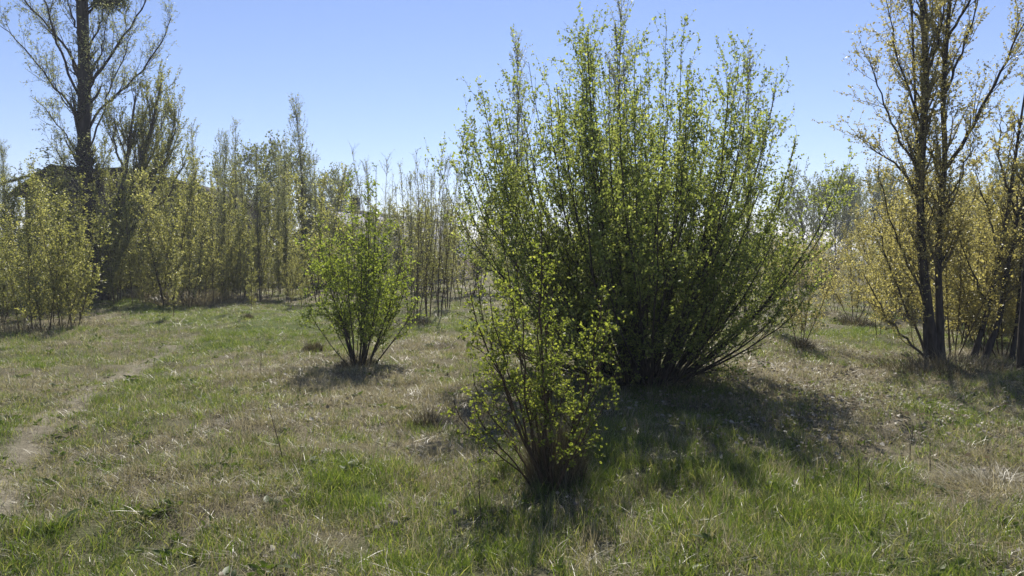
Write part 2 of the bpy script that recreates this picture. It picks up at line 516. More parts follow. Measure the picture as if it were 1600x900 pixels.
# ------------------------------------------------------------------ the three shrubs in the meadow
def bush(name, loc, label, cat, seed, n_main, n_low, rho, dome, low, ring, r0, leafmat, barkmat, forks, L1, L2, leaf, wob=.03, detail=False, flare=.46, group=None, extra=(), shift=(0, 0)):
    """a many stemmed shrub: every stem bends out of the stool and up to its own spot in the crown"""
    rg = np.random.RandomState(seed)
    root = empty(name, loc)
    tag(root, label, cat, group)
    az = np.arange(n_main) * 2.39996 + rg.uniform(-.5, .5, n_main)
    q = np.sqrt((np.arange(n_main) + .5) / n_main)
    rr = rho * q * rg.uniform(.85, 1.08, n_main)
    E = [np.stack([rr * np.cos(az), rr * np.sin(az), dome(np.clip(rr / rho, 0, 1.05)) * rg.uniform(.80, 1.04, n_main)], 1)]
    al = np.arange(n_low) * 2.39996 + rg.uniform(-.5, .5, n_low)
    rl = rho * rg.uniform(low[2], low[3], n_low)
    E.append(np.stack([rl * np.cos(al), rl * np.sin(al), rg.uniform(low[0], low[1], n_low)], 1))
    if len(extra): E.append(np.array(extra, float))
    E = np.concatenate(E); n = len(E)
    E[:, 0] += shift[0] * E[:, 2]; E[:, 1] += shift[1] * E[:, 2]
    h = np.hypot(E[:, 0], E[:, 1]); ae = np.arctan2(E[:, 1], E[:, 0]) + rg.normal(0, .35, n)
    rb = ring * np.clip(h / rho + rg.normal(0, .15, n), .05, 1)
    B = np.stack([rb * np.cos(ae), rb * np.sin(ae), np.full(n, -.08)], 1)
    c1 = B + (E - B) * np.array([flare, flare, .32]) + rg.normal(0, .05, (n, 3)) * h[:, None] * .6
    c2 = B + (E - B) * np.array([.86, .86, .62]) + rg.normal(0, .04, (n, 3)) * h[:, None] * .6
    k = 14
    t = np.linspace(0, 1, k)[None, :, None]
    P = (1 - t) ** 3 * B[:, None] + 3 * t * (1 - t) ** 2 * c1[:, None] + 3 * t * t * (1 - t) * c2[:, None] + t ** 3 * E[:, None]
    W_ = np.cumsum(rg.normal(0, wob, (n, k, 3)) * plen(P)[:, None, None] / k, axis=1); W_ -= W_[:, :1]
    P = P + W_ * np.array([1, 1, .4])
    Rr = taper(r0 * rg.uniform(.45, 1.15, n), np.full(n, .003), k, .75)
    each_stem("stem", P, Rr, 7, barkmat, root)
    C0, R0 = spawn(rg, P, Rr, *forks)
    parts = [tubes(C0, R0, 5)]
    C1a, R1a = spawn(rg, P, Rr, *L1); C1b, R1b = spawn(rg, C0, R0, L1[0], .12, *L1[2:])
    C1 = np.concatenate([C1a, C1b]); R1 = np.concatenate([R1a, R1b])
    C2, R2 = spawn(rg, C1, R1, *L2)
    V, F = join(parts + [tubes(C1, R1, 4), tubes(C2, R2, 3)])
    link("twigs", mesh("twigs", V, F, barkmat, True), root, "stuff")
    gs = [leaves_on(rg, C1, leaf[0], .15, leaf[1], .3, per=leaf[2]), leaves_on(rg, C2, leaf[0], .03, leaf[1], .3, per=leaf[2]),
          leaves_on(rg, C0[:, C0.shape[1] // 2:], leaf[0], .1, leaf[1], .3, per=leaf[2]), leaves_on(rg, P[:, k // 2:], leaf[0] * 1.6, .1, leaf[1])]
    lm = leaf_mesh(rg, "foliage", gs, leafmat, leaf[3], detail)
    link("foliage", lm, root, "stuff")
    return root

bx = gnd(1003, 590)
bush("large_shrub", bx, "huge dome shaped many stemmed green shrub in the middle of the meadow", "shrub", 12, 96, 38, 2.46,
     lambda u: 4.48 * np.sqrt(np.clip(1 - .60 * u ** 2.6, .05, 1)), (.45, 2.0, .62, .92), .45, .024, M['fresh'], M['bark'],
     (.95, .18, .70, 20, 8, lambda t, L: .35 * L * (1.15 - t), 8, .06, .07, .65, .003),
     (.165, .13, 1.0, 32, 12, lambda t, L: .22 + .32 * (1 - .35 * t), 6, .08, .11, .5, .0015),
     (.085, .10, 1.0, 42, 14, lambda t, L: .08 + .28 * L * (1 - .5 * t), 4, .10, .05, .6, .0012),
     (.0215, .029, 1, .80), .05, shift=(-.07, 0))

bush("front_shrub", gnd(858, 742), "yellow green spreading shrub closest to the camera with dry grass round its foot", "shrub", 5, 13, 6, .70,
     lambda u: 1.98 * np.sqrt(np.clip(1 - .55 * u ** 2.4, .05, 1)), (.60, 1.0, .75, 1.05), .07, .015, M['lime'], M['bark_brown'],
     (.30, .22, .75, 24, 9, lambda t, L: .34 * L * (1.1 - t), 7, .11, .05, .6, .002),
     (.090, .33, 1.0, 46, 14, lambda t, L: .07 + .17 * (1 - .6 * t), 5, .12, .03, .55, .0014),
     (.045, .15, 1.0, 50, 16, lambda t, L: .03 + .25 * L * (1 - .4 * t), 4, .14, .02, .6, .0010),
     (.031, .0175, 3, .74), .10, True, flare=.26, extra=[(-.66, -.10, .66), (-.55, .2, .80), (.42, -.05, .98)], shift=(-.05, 0))

bush("medium_shrub", gnd(562, 568), "mid green vase shaped shrub standing alone left of the large dome", "shrub", 23, 20, 6, 1.0,
     lambda u: 2.28 * np.sqrt(np.clip(1 - .45 * u ** 2, .05, 1)), (1.0, 1.6, .75, .95), .15, .015, M['mid'], M['bark'],
     (.50, .25, .70, 20, 8, lambda t, L: .34 * L * (1.1 - t), 7, .07, .06, .6, .0025),
     (.10, .24, 1.0, 38, 12, lambda t, L: .12 + .24 * (1 - .6 * t), 5, .10, .06, .55, .0016),
     (.065, .12, 1.0, 45, 14, lambda t, L: .06 + .26 * L * (1 - .4 * t), 4, .12, .03, .6, .0011),
     (.021, .031, 1, .76), .06, flare=.40, extra=[(.28, .1, 3.0), (-.05, .1, 2.75), (.10, -.1, 2.85)])

# ------------------------------------------------------------------ big explicit trees
def from_px(polys, d, spread, rg):
    """polylines given on the photograph -> limbs in the tree's own depth, leaning out of the picture plane"""
    out = []
    for pl in polys:
        Q = np.array([at(px, py, d) for px, py in pl])
        dy = rg.uniform(-spread, spread)
        f = np.linspace(0, 1, len(pl)) ** 1.2
        s = (d + dy * f) / d
        Q = np.array([at(px, py, d + dy * ff) for (px, py), ff in zip(pl, f)])
        out.append(Q)
    return out

def explicit_tree(name, base, label, cat, seed, trunks, trunk_r, limbs, limb_r, d, spread, mats, L0, L1, L2, leaf, extra_leaf_on_limbs=True, group=None, tk=10, stubs=None):
    rg = np.random.RandomState(seed)
    root = empty(name, base)
    tag(root, label, cat, group)
    off = np.array(base)
    allP, allR = [], []
    for pl, (ra, rb) in zip(trunks, trunk_r):
        Q = resample(from_px([pl], d, spread * .15, rg)[0], 26) - off
        rr = np.linspace(ra, rb, 26); rr[:4] *= np.array([1.45, 1.2, 1.08, 1.02])
        rr *= 1 + .05 * rg.normal(size=26)
        V, F = tubes(Q[None], rr[None], tk)
        link("trunk", mesh("trunk", V, F, mats[0], True), root)
        allP.append(Q); allR.append(rr)
    for pl, ra in zip(from_px(limbs, d, spread, rg), limb_r):
        Q = resample(pl, 14) - off
        Q[1:-1] += rg.normal(0, .012 * d / 11, (12, 3))
        rr = np.linspace(ra, ra * .25, 14)
        V, F = tubes(Q[None], rr[None], 6)
        link("limb", mesh("limb", V, F, mats[0], True), root)
        allP.append(resample(Q, 26)); allR.append(np.linspace(ra, ra * .25, 26))
    for pl, ra in (stubs or []):
        Q = resample(from_px([pl], d, .05, rg)[0], 5) - off
        V, F = tubes(Q[None], np.linspace(ra, ra * .8, 5)[None], 6)
        link("broken_limb", mesh("broken_limb", V, F, mats[0], True), root)
    P = np.stack(allP); Rr = np.stack(allR)
    C0, R0 = spawn(rg, P, Rr, *L0)
    C1, R1 = spawn(rg, C0, R0, *L1)
    parts = [tubes(C0, R0, 5), tubes(C1, R1, 3)]
    gs = [leaves_on(rg, C0, leaf[0], .3, leaf[1]), leaves_on(rg, C1, leaf[0], .1, leaf[1])]
    if L2:
        C2, R2 = spawn(rg, C1, R1, *L2)
        parts.append(tubes(C2, R2, 3)); gs.append(leaves_on(rg, C2, leaf[0], .05, leaf[1]))
    V, F = join(parts)
    link("twigs", mesh("twigs", V, F, mats[0] if len(mats) < 3 else mats[2], True), root, "stuff")
    link("crown", leaf_mesh(rg, "crown", gs, mats[1], leaf[2]), root, "stuff")
    return root

DT = 27.0
tb = gnd(150, 470)
explicit_tree("tall_tree", tb, "tall dark bare limbed tree at the left with a thick curving trunk", "tree", 31,
    [[(150, 476), (149, 400), (144, 350), (135, 300), (131, 230), (132, 120), (128, 0), (126, -120), (124, -300)]], [(.27, .13)],
    [[(127, 165), (107, 110), (86, 60), (70, 0), (60, -60)], [(128, 120), (100, 70), (62, 25), (30, -12), (10, -50)],
     [(127, 182), (82, 132), (46, 82), (12, 48), (0, 40)], [(127, 190), (97, 152), (66, 104)],
     [(137, 135), (163, 102), (185, 70), (205, 40), (225, 8), (238, -40)], [(140, 200), (164, 162), (196, 135), (228, 104), (255, 62), (268, 25)],
     [(140, 232), (160, 180), (175, 130), (198, 80), (215, 40)], [(128, 250), (105, 215), (76, 176), (54, 152)],
     [(133, 90), (150, 50), (165, 10), (180, -40)], [(128, 60), (110, 20), (100, -30)], [(133, 160), (152, 110), (160, 60), (170, 20)],
     [(130, 30), (160, -20), (200, -60), (240, -90)], [(126, 10), (90, -40), (50, -80)], [(128, 290), (95, 250), (80, 210)],
     [(130, -40), (150, -120), (165, -200)], [(126, -60), (100, -140), (85, -200)]],
    [.05, .05, .04, .033, .055, .052, .04, .033, .042, .04, .035, .04, .04, .03, .04, .04], DT, 2.2, (M['bark_big'], M['grey']),
    (.20, .18, 1.0, 30, 12, lambda t, L: .6 + .20 * np.minimum(L, 7) * (1 - t) , 7, .10, .14, .4, .005),
    (.15, .15, 1.0, 38, 14, lambda t, L: .22 + .35 * L * (1 - .5 * t), 5, .14, .06, .5, .0032),
    (.15, .1, 1.0, 42, 14, lambda t, L: .10 + .3 * L, 3, .14, .03, .6, .0025), (.07, .058, .55),
    stubs=[([(134, 250), (143, 242), (148, 233)], .09), ([(136, 262), (145, 256), (150, 248)], .07)])

rg = np.random.RandomState(77)
mt = empty("mistletoe", at(170, -14, DT - .3))
tag(mt, "dark round mistletoe ball high on the tall bare limbed tree", "mistletoe")
nn_ = 420
d0 = nrm(rg.normal(size=(nn_, 3)))
Pm = growp(rg, d0 * .05, d0, rg.uniform(.5, .85, nn_), 5, .25, -.03)
V, F = tubes(Pm, taper(np.full(nn_, .012), np.full(nn_, .006), 5), 3)
link("twigs", mesh("twigs", V, F, M['bark_big'], True), mt, "stuff")
link("foliage", leaf_mesh(rg, "foliage", [leaves_on(rg, Pm, .022, .35, .08)], M['far'], .4), mt, "stuff")

explicit_tree("willow_tree", gnd(172, 468), "bushy olive brown tree with ascending branches right behind the tall bare limbed trunk", "tree", 37,
    [[(160, 474), (166, 420), (185, 345), (215, 270), (238, 195), (252, 130)], [(156, 474), (160, 420), (170, 350), (195, 280), (205, 200), (212, 150)],
     [(166, 474), (180, 420), (215, 340), (250, 280), (275, 200)]], [(.15, .03), (.12, .03), (.10, .02)],
    [[(185, 345), (225, 300), (262, 240), (280, 170)], [(195, 280), (180, 220), (178, 170)], [(215, 270), (225, 200), (232, 150)],
     [(170, 350), (160, 290), (165, 230)], [(215, 340), (262, 310), (290, 250)], [(205, 300), (240, 240), (262, 170)]],
    [.05, .045, .045, .04, .045, .045], 26.6, 1.6, (M['bark_grey'], M['olive'], M['twig']),
    (.20, .18, 1.0, 27, 9, lambda t, L: .8 + .2 * L * (1 - t), 7, .07, .14, .45, .004),
    (.20, .10, 1.0, 30, 10, lambda t, L: .3 + .3 * L, 5, .09, .10, .5, .002), None, (.0165, .050, .62))

RT = 11.4
explicit_tree("twin_poplar", gnd(1465, 566), "tall golden leaved poplar with two dark trunks at the right", "tree", 41,
    [[(1462, 574), (1450, 480), (1440, 400), (1437, 300), (1443, 200), (1448, 110), (1443, 40), (1440, -60), (1438, -200), (1440, -420)],
     [(1470, 574), (1468, 480), (1465, 400), (1470, 320), (1478, 250), (1472, 150), (1478, 80), (1484, 0), (1492, -150), (1500, -330)],
     [(1447, 560), (1442, 420), (1436, 320), (1432, 210), (1428, 100), (1424, 0), (1420, -120)]],
    [(.072, .018), (.056, .013), (.030, .010)],
    [[(1480, 262), (1512, 210), (1550, 140), (1585, 72), (1612, 10)], [(1440, 275), (1402, 215), (1372, 135), (1358, 88)],
     [(1438, 305), (1396, 255), (1366, 232), (1338, 212)], [(1456, 566), (1412, 475), (1378, 380), (1362, 320)], [(1455, 568), (1392, 505), (1350, 430)],
     [(1450, 480), (1402, 375), (1384, 325), (1372, 260)], [(1450, 110), (1468, 60), (1480, -20)], [(1446, 60), (1420, 0), (1400, -80)],
     [(1474, 150), (1500, 90), (1520, 30), (1535, -40)], [(1472, 330), (1500, 280), (1520, 220)], [(1444, 200), (1415, 130), (1395, 60), (1385, 0)],
     [(1480, 60), (1520, -10), (1550, -90)], [(1440, -60), (1400, -140), (1380, -220)], [(1466, 420), (1500, 350), (1530, 290)], [(1480, 100), (1455, 30), (1450, -60)]],
    [.030, .024, .022, .022, .022, .02, .022, .022, .022, .018, .022, .022, .02, .016, .02], RT, 1.1, (M['bark'], M['gold'], M['twig']),
    (.095, .14, 1.0, 30, 10, lambda t, L: .45 + .13 * np.minimum(L, 5) * (1 - t), 7, .09, .12, .4, .0022),
    (.085, .12, 1.0, 40, 14, lambda t, L: .10 + .28 * L, 4, .13, .05, .5, .0013), None, (.0165, .030, .72))

explicit_tree("leaning_poplar", gnd(1540, 560), "golden leaved poplar leaning right with several thin dark trunks at the right edge", "tree", 43,
    [[(1520, 562), (1545, 480), (1562, 400), (1578, 310), (1590, 220), (1604, 130)], [(1536, 566), (1562, 500), (1573, 420), (1590, 340), (1618, 250), (1640, 160)],
     [(1580, 566), (1590, 500), (1596, 420), (1600, 330), (1608, 230)]],
    [(.042, .013), (.046, .013), (.036, .012)],
    [[(1562, 400), (1540, 320), (1520, 250)], [(1578, 310), (1560, 240), (1565, 180)], [(1545, 480), (1510, 400), (1490, 350)], [(1590, 340), (1570, 280), (1585, 200)]],
    [.02, .02, .018, .02], 11.7, .9, (M['bark'], M['gold'], M['twig']),
    (.085, .2, 1.0, 32, 10, lambda t, L: .28 + .09 * L * (1 - t), 6, .10, .10, .5, .003),
    (.09, .12, 1.0, 40, 14, lambda t, L: .10 + .28 * L, 4, .13, .05, .6, .002), None, (.034, .040, .72))

explicit_tree("edge_trunk_tree", gnd(1600, 590), "dark thick trunk cut by the right edge of the photo", "tree", 47,
    [[(1598, 596), (1600, 520), (1604, 440), (1612, 330), (1630, 200), (1640, 60)]], [(.075, .03)],
    [[(1604, 440), (1622, 380), (1640, 330)], [(1608, 380), (1590, 320), (1594, 270)]], [.025, .02], 10.4, .5, (M['bark'], M['gold'], M['twig']),
    (.10, .3, 1.0, 32, 10, lambda t, L: .28 + .1 * L * (1 - t), 6, .10, .10, .5, .003),
    (.09, .12, 1.0, 40, 14, lambda t, L: .10 + .28 * L, 4, .13, .05, .6, .002), None, (.034, .040, .72))

# ------------------------------------------------------------------ saplings and background trees
def sapling_proto(name, seed, H, leafmat, barkmat, stems=1, lean=6, r0=.018, L1=None, L2=None, leaf=(.04, .04, .7), up=.06, ring=.05, wander=.03):
    """a young tree H metres tall at the origin: trunk, twigs and crown"""
    rg = np.random.RandomState(seed)
    root = empty(name, (0, 0, -50))
    az = rg.uniform(0, 6.28) + np.arange(stems) * 2.4
    th = np.radians(np.abs(rg.normal(lean, lean * .4, stems)))
    d0 = np.stack([np.sin(th) * np.cos(az), np.sin(th) * np.sin(az), np.cos(th)], 1)
    p0 = np.stack([ring * np.cos(az), ring * np.sin(az), np.full(stems, -.1)], 1) * (stems > 1) + np.array([0, 0, -.1]) * (stems == 1)
    P = growp(rg, p0, d0, H * rg.uniform(.72, 1.0, stems) if stems > 1 else np.array([H]), 10, wander, up * .3)
    Rr = taper(np.full(stems, r0), np.full(stems, .003), 10)
    V, F = tubes(P, Rr, 6)
    link("trunk", mesh("trunk", V, F, barkmat, True), root)
    C1, R1 = spawn(rg, P, Rr, *L1)
    parts = [tubes(C1, R1, 3)]
    gs = [leaves_on(rg, C1, leaf[0], .12, leaf[1]), leaves_on(rg, P[:, 5:], leaf[0] * 1.2, .1, leaf[1])]
    if L2:
        C2, R2 = spawn(rg, C1, R1, *L2)
        parts.append(tubes(C2, R2, 3)); gs.append(leaves_on(rg, C2, leaf[0], .05, leaf[1]))
    V, F = join(parts)
    link("twigs", mesh("twigs", V, F, M['twig'] if leafmat is not M['far'] else barkmat, False), root, "stuff")
    link("crown", leaf_mesh(rg, "crown", gs, leafmat, leaf[2]), root, "stuff")
    root["H"] = float(max(P[:, -1, 2].max(), C1[:, -1, 2].max()))
    return root

LF = lambda a, b: (lambda t, L: a + b * (1 - t))
OL = [sapling_proto("sapling", 100 + i, 3.6, M['olive'], M['bark_brown'], 1 + (i % 3), 5 + 3 * (i % 3), .012,
      (.055, .09, 1.0, 34, 10, LF(.16, .42), 4, .09, .10, .5, .0025), (.12, .1, 1.0, 42, 12, LF(.10, .16), 3, .1, .05, .6, .0014), (.0185, .038, .66)) for i in range(7)]
GO = [sapling_proto("golden_sapling", 200 + i, 3.0, M['gold'], M['bark_brown'], 3 + i % 3, 16, .011,
      (.065, .15, 1.0, 34, 10, LF(.16, .40), 4, .09, .10, .5, .0022), (.12, .1, 1.0, 42, 12, LF(.10, .16), 3, .1, .05, .6, .0013), (.0185, .034, .68)) for i in range(5)]
SP = [sapling_proto("sparse_sapling", 300 + i, 4.2, M['olive'], M['bark_brown'], 1 + i, 5, .014,
      (.10, .10, 1.0, 28, 8, LF(.2, .40), 4, .07, .12, .5, .0035), (.16, .1, 1.0, 36, 12, LF(.12, .15), 3, .1, .05, .6, .0025), (.045, .034, .66)) for i in range(3)]
CO = [sapling_proto("columnar_poplar", 400 + i, 7.5, M['grey'], M['bark_grey'], 1, .4, .04,
      (.075, .08, 1.0, 17, 6, lambda t, L: .40 + .95 * np.sin(np.clip(1 - t, 0, 1) * 2.6) ** .8, 5, .05, .12, .4, .0045), (.17, .08, 1.0, 24, 8, LF(.18, .22), 3, .08, .08, .6, .0022), (.042, .047, .58), wander=.010) for i in range(5)]
BR = [sapling_proto("broad_tree", 500 + i, 6.0, M['far'], M['bark_grey'], 3, 14, .11,
      (.14, .30, 1.0, 42, 12, lambda t, L: .6 + 2.0 * np.sin(np.clip(t, 0, 1) * 2.7 + .3), 7, .14, .10, .45, .012), (.16, .12, 1.0, 42, 14, LF(.5, .5), 4, .14, .04, .6, .007), (.06, .10, .6), wander=.08) for i in range(4)]
PA = [sapling_proto("pale_bush", 600 + i, 2.6, M['blossom'], M['bark_grey'], 7, 28, .02,
      (.10, .12, 1.0, 40, 12, LF(.4, .5), 4, .12, .08, .5, .005), (.14, .1, 1.0, 42, 12, LF(.18, .2), 3, .1, .05, .6, .004), (.035, .055, .5), ring=.25) for i in range(2)]
BA = [sapling_proto("bare_sapling", 700 + i, 4.6, M['olive'], M['bark_brown'], 3, 5, .013,
      (.09, .12, 1.0, 24, 8, LF(.25, .55), 5, .06, .12, .5, .0035), (.14, .1, 1.0, 32, 12, LF(.15, .2), 3, .1, .06, .6, .0025), (.12, .034, .6)) for i in range(2)]
used = set()
prng = random.Random(4)
def place(protos, px, pyb, pyt, label, cat, group, d=None, name=None, wid=1.0, which=None):
    """stand a plant at a ground row (or at distance d) with its top at row pyt"""
    i = prng.randrange(len(protos)) if which is None else which
    pr = protos[i]
    if d is None:
        p = gnd(px, pyb); d = p[1]
    else:
        x = (px - 800) / FPX * d; p = np.array([x, d, gz(x, d)])
    Hn = at(px, pyt, d)[2] - p[2]
    s = Hn / pr["H"]
    k = wid * prng.uniform(.85, 1.2)
    key = pr.name
    rz = prng.uniform(0, 6.28)
    if key not in used:
        used.add(key); o = pr
        o.location = p; o.rotation_euler = (0, 0, rz); o.scale = (s * k, s * k, s)
    else:
        o = copy_tree(pr, p, rz, (s * k, s * k, s))
    tag(o, label, cat, group)
    return o

def zone(protos, n, x0, x1, y0, y1, t0, t1, subj, where, cat, group, wid=1.0, d=None):
    """a stand of young plants; the ones that stick out get a label of their own"""
    out = []
    for k in range(n):
        px = x0 + (x1 - x0) * (k + prng.random()) / n
        top = prng.uniform(t0, t1)
        if d is None: o = place(protos, px, prng.uniform(y0, y1), top, None, cat, group, wid=wid)
        else: o = place(protos, px, 0, top, None, cat, group, wid=wid, d=prng.uniform(*d))
        out.append((o, px, top, o.location[1]))
        o["label"] = "%s in the %s third of %s" % (subj, ("left", "middle", "right")[min(2, 3 * k // n)], where)
    seen = [q for q in out if 0 < q[1] < 1600]
    def mark(q, word):
        q[0]["label"] = "%s %s of %s" % (word, subj, where); seen.remove(q)
    if len(seen) > 5:
        mark(min(seen, key=lambda q: q[2]), "tallest")
        mark(max(seen, key=lambda q: q[2]), "shortest")
        if d is None: mark(min(seen, key=lambda q: q[3]), "foremost")

gL = "leafy saplings of the left thicket"
# left of the tall trunk
zone(OL, 28, -90, 128, 482, 518, 235, 390, "slender olive sapling", "the dense clump left of the tall trunk", "sapling", gL, .95)
zone(OL, 9, 62, 122, 470, 481, 232, 290, "airy olive sapling", "the stand half hiding the dark house front", "sapling", gL, 1.3)
zone(OL, 8, -80, 18, 470, 486, 212, 330, "thin olive sapling", "the back row at the far left edge", "sapling", gL, 1.0)
# between tall trunk and the middle shrub
zone(OL, 30, 168, 365, 464, 480, 235, 410, "leafy olive sapling", "the row before the dark wooden house", "sapling", gL, .9)
zone(OL, 22, 360, 500, 458, 474, 245, 410, "olive sapling", "the row between dark house and medium shrub", "sapling", gL, .9)
zone(OL, 20, 490, 700, 446, 458, 300, 350, "low leafy sapling", "the screen before the pale grey roof", "sapling", gL, 1.5)
place(OL, 271, 500, 345, "single sapling with a bare thin stem standing forward on the bright green grass", "sapling", gL, which=0)
place(OL, 392, 492, 350, "thin sapling on the grass in front of the left row beside a tiny tussock", "sapling", gL, which=3)
place(OL, 471, 486, 405, "short yellow green sapling just left of the medium shrub", "sapling", gL, which=6)
place(OL, 70, 516, 300, "foremost sapling of the left clump rooted in dry grass", "sapling", gL, which=1, wid=1.3)
# columnar tops against the sky on the left
for px, top, dd, lab in [(258, 112, 29, "tall grey green columnar poplar rising over the olive brown willow"),
                         (222, 160, 31, "grey green columnar poplar behind the left part of the willow"),
                         (310, 186, 32, "slim columnar poplar right of the willow against the sky"),
                         (350, 205, 33, "narrow spire poplar alone against the sky left of the round willow"),
                         (476, 148, 30, "tallest pointed poplar between the willow and the medium shrub"),
                         (450, 215, 31, "columnar poplar close left of the tallest pointed poplar"),
                         (495, 235, 31, "columnar poplar close right of the tallest pointed poplar"),
                         (375, 262, 34, "low columnar poplar in front of the round blurry willow")]:
    place(CO, px, 0, top, lab, "poplar", "columnar poplars behind the left thicket", d=dd, wid=1.15)
zone(CO, 16, 165, 500, 0, 0, 185, 300, "slim grey green poplar", "the pale screen behind the left saplings", "poplar", "columnar poplars behind the left thicket", wid=1.2, d=(26, 34))
zone(CO, 8, 200, 352, 0, 0, 232, 285, "pale slender poplar", "the line before the dark house roof", "poplar", "columnar poplars behind the left thicket", wid=1.3, d=(28, 31))
zone(CO, 8, 540, 720, 0, 0, 262, 325, "slim pale poplar", "the screen behind the medium shrub", "poplar", "columnar poplars behind the medium shrub", wid=1.1, d=(26, 36))
zone(CO, 4, -60, 14, 0, 0, 215, 300, "slim pale poplar", "the screen at the far left edge", "poplar", "columnar poplars behind the left thicket", wid=1.2, d=(25, 32))
place(BR, 408, 0, 218, "round grey green willow rising behind the left saplings", "tree", "far trees", d=44, wid=.8)
place(BR, 515, 0, 262, "small dark far tree left of the pale grey roof", "tree", "far trees", d=62, wid=.7)
# faint trees at the far left edge
for px, top in [(8, 215), (92, 232), (104, 250)]:
    place(CO, px, 0, top, "faint thin poplar at the far left behind the clump", "poplar", "columnar poplars behind the left thicket", d=36)
# around and above the middle shrub
place(SP, 577, 455, 245, "thin spire sapling rising over the medium shrub", "sapling", gL, which=0, wid=.8)
place(SP, 612, 452, 270, "dark knobbly spire sapling right over the medium shrub", "sapling", gL, which=0, wid=.6)
place(BA, 592, 450, 228, "bare twiggy sapling against the sky above the medium shrub", "sapling", gL, which=0)
place(BA, 652, 506, 238, "bare brown trunked sapling on the grass between medium shrub and large dome", "sapling", gL, which=1, wid=.8)
place(SP, 642, 500, 262, "slender sapling left of the bare brown trunk", "sapling", gL, which=1, wid=.9)
place(SP, 668, 496, 225, "tall slender sapling with brown stem beside the large dome shrub", "sapling", gL, which=2, wid=.9)
place(BA, 686, 498, 215, "leaning bare sapling closest to the left side of the large dome shrub", "sapling", gL, which=0, wid=.8)
zone(SP, 8, 628, 740, 470, 488, 240, 320, "brownish sapling", "the gap between medium and large shrub", "sapling", gL)
zone(OL, 5, 700, 800, 455, 475, 290, 340, "olive sapling", "the stand behind the dome shrub's left edge", "sapling", gL, 1.3)
# poplars that overtop the big shrub
for px, top, dd, lab in [(962, -8, 17, "tall poplar whose tip overtops the middle of the large dome shrub"),
                         (808, 42, 18, "poplar whose grey tip shows over the left shoulder of the dome shrub"),
                         (1165, 76, 17, "poplar whose tip shows over the right shoulder of the dome shrub")]:
    place(CO, px, 0, top, lab, "poplar", "poplars behind the dome shrub", d=dd, wid=1.15)
# right of the large shrub
place(GO, 1250, 545, 372, "small golden shrub at the right foot of the large dome by the path", "shrub", "golden shrubs at the right", which=1, wid=.85)
place(GO, 1335, 500, 345, "rounded golden shrub standing back between the path and the twin poplar", "shrub", "golden shrubs at the right", which=2, wid=1.0)
place(GO, 1305, 488, 372, "low golden shrub far back right of the large dome", "shrub", "golden shrubs at the right", which=0, wid=1.0)
place(GO, 1372, 528, 330, "golden sapling just left of the twin poplar foot", "sapling", "golden shrubs at the right", which=3, wid=.6)
gR = "golden saplings of the right thicket"
zone(GO, 10, 1350, 1480, 482, 505, 285, 350, "golden sapling", "the thicket behind the twin poplar", "sapling", gR, 1.0)
zone(GO, 24, 1480, 1680, 500, 566, 255, 340, "golden sapling", "the thicket under the right edge trees", "sapling", gR, 1.0)
zone(GO, 12, 1400, 1680, 470, 490, 270, 330, "golden sapling", "the back row of the right thicket", "sapling", gR, 1.2)
zone(GO, 6, 1200, 1300, 455, 470, 350, 380, "pale distant sapling", "the far stand right of the dome shrub", "sapling", gR, 1.4)
zone(OL, 4, 1150, 1240, 470, 490, 290, 350, "olive sapling", "the stand behind the dome shrub's right flank", "sapling", gR, 1.2)
# far trees on the right
for px, top, dd, lab in [(1272, 252, 60, "far broad tree left of the gap of sky beside the dome shrub"), (1308, 262, 62, "far forked tree with open crown at the gap of sky"),
                         (1362, 262, 75, "faint far tree behind the left limbs of the twin poplar"),
                         (1455, 245, 55, "far round tree behind the twin poplar trunks"), (1540, 236, 50, "far olive tree right of the twin poplar"), (1600, 225, 52, "far olive tree at the right edge")]:
    place(BR, px, 0, top, lab, "tree", "far trees", d=dd, wid=.75)
place(PA, 1282, 0, 372, "pale leafless bush far back beside the low dark shed", "bush", "pale bushes", d=40, which=0, wid=1.3)
place(PA, 1252, 0, 376, "pale leafless bush next to the right flank of the dome", "bush", "pale bushes", d=42, which=1, wid=1.2)
for pr in OL + GO + SP + CO + BR + PA + BA:
    if pr.name not in used:
        for c in children(pr): bpy.data.objects.remove(c)
        bpy.data.objects.remove(pr)

# far belt of bushes at the edge of the field, read as one mass
rg = np.random.RandomState(8)
nb = 230
bxs = rg.uniform(-75, 80, nb); bys = rg.uniform(62, 95, nb)
hh = rg.uniform(2.0, 5.0, nb)
nl = 180
cx = np.repeat(bxs, nl); cy = np.repeat(bys, nl); ch = np.repeat(hh, nl)
dv = nrm(rg.normal(size=(nb * nl, 3))) * (rg.rand(nb * nl, 1) ** .33)
p = np.stack([cx + dv[:, 0] * ch * .8, cy + dv[:, 1] * ch * .6, ch * .5 + dv[:, 2] * ch * .52], 1)
me = leaf_mesh(rg, "far_woodland", [(p, nrm(rg.normal(size=p.shape)), rg.uniform(.25, .5, len(p)))], M['far'], .8)
tag(link("far_woodland", me), "low green belt of bushes closing off the far side of the field", "bushes", kind="stuff")

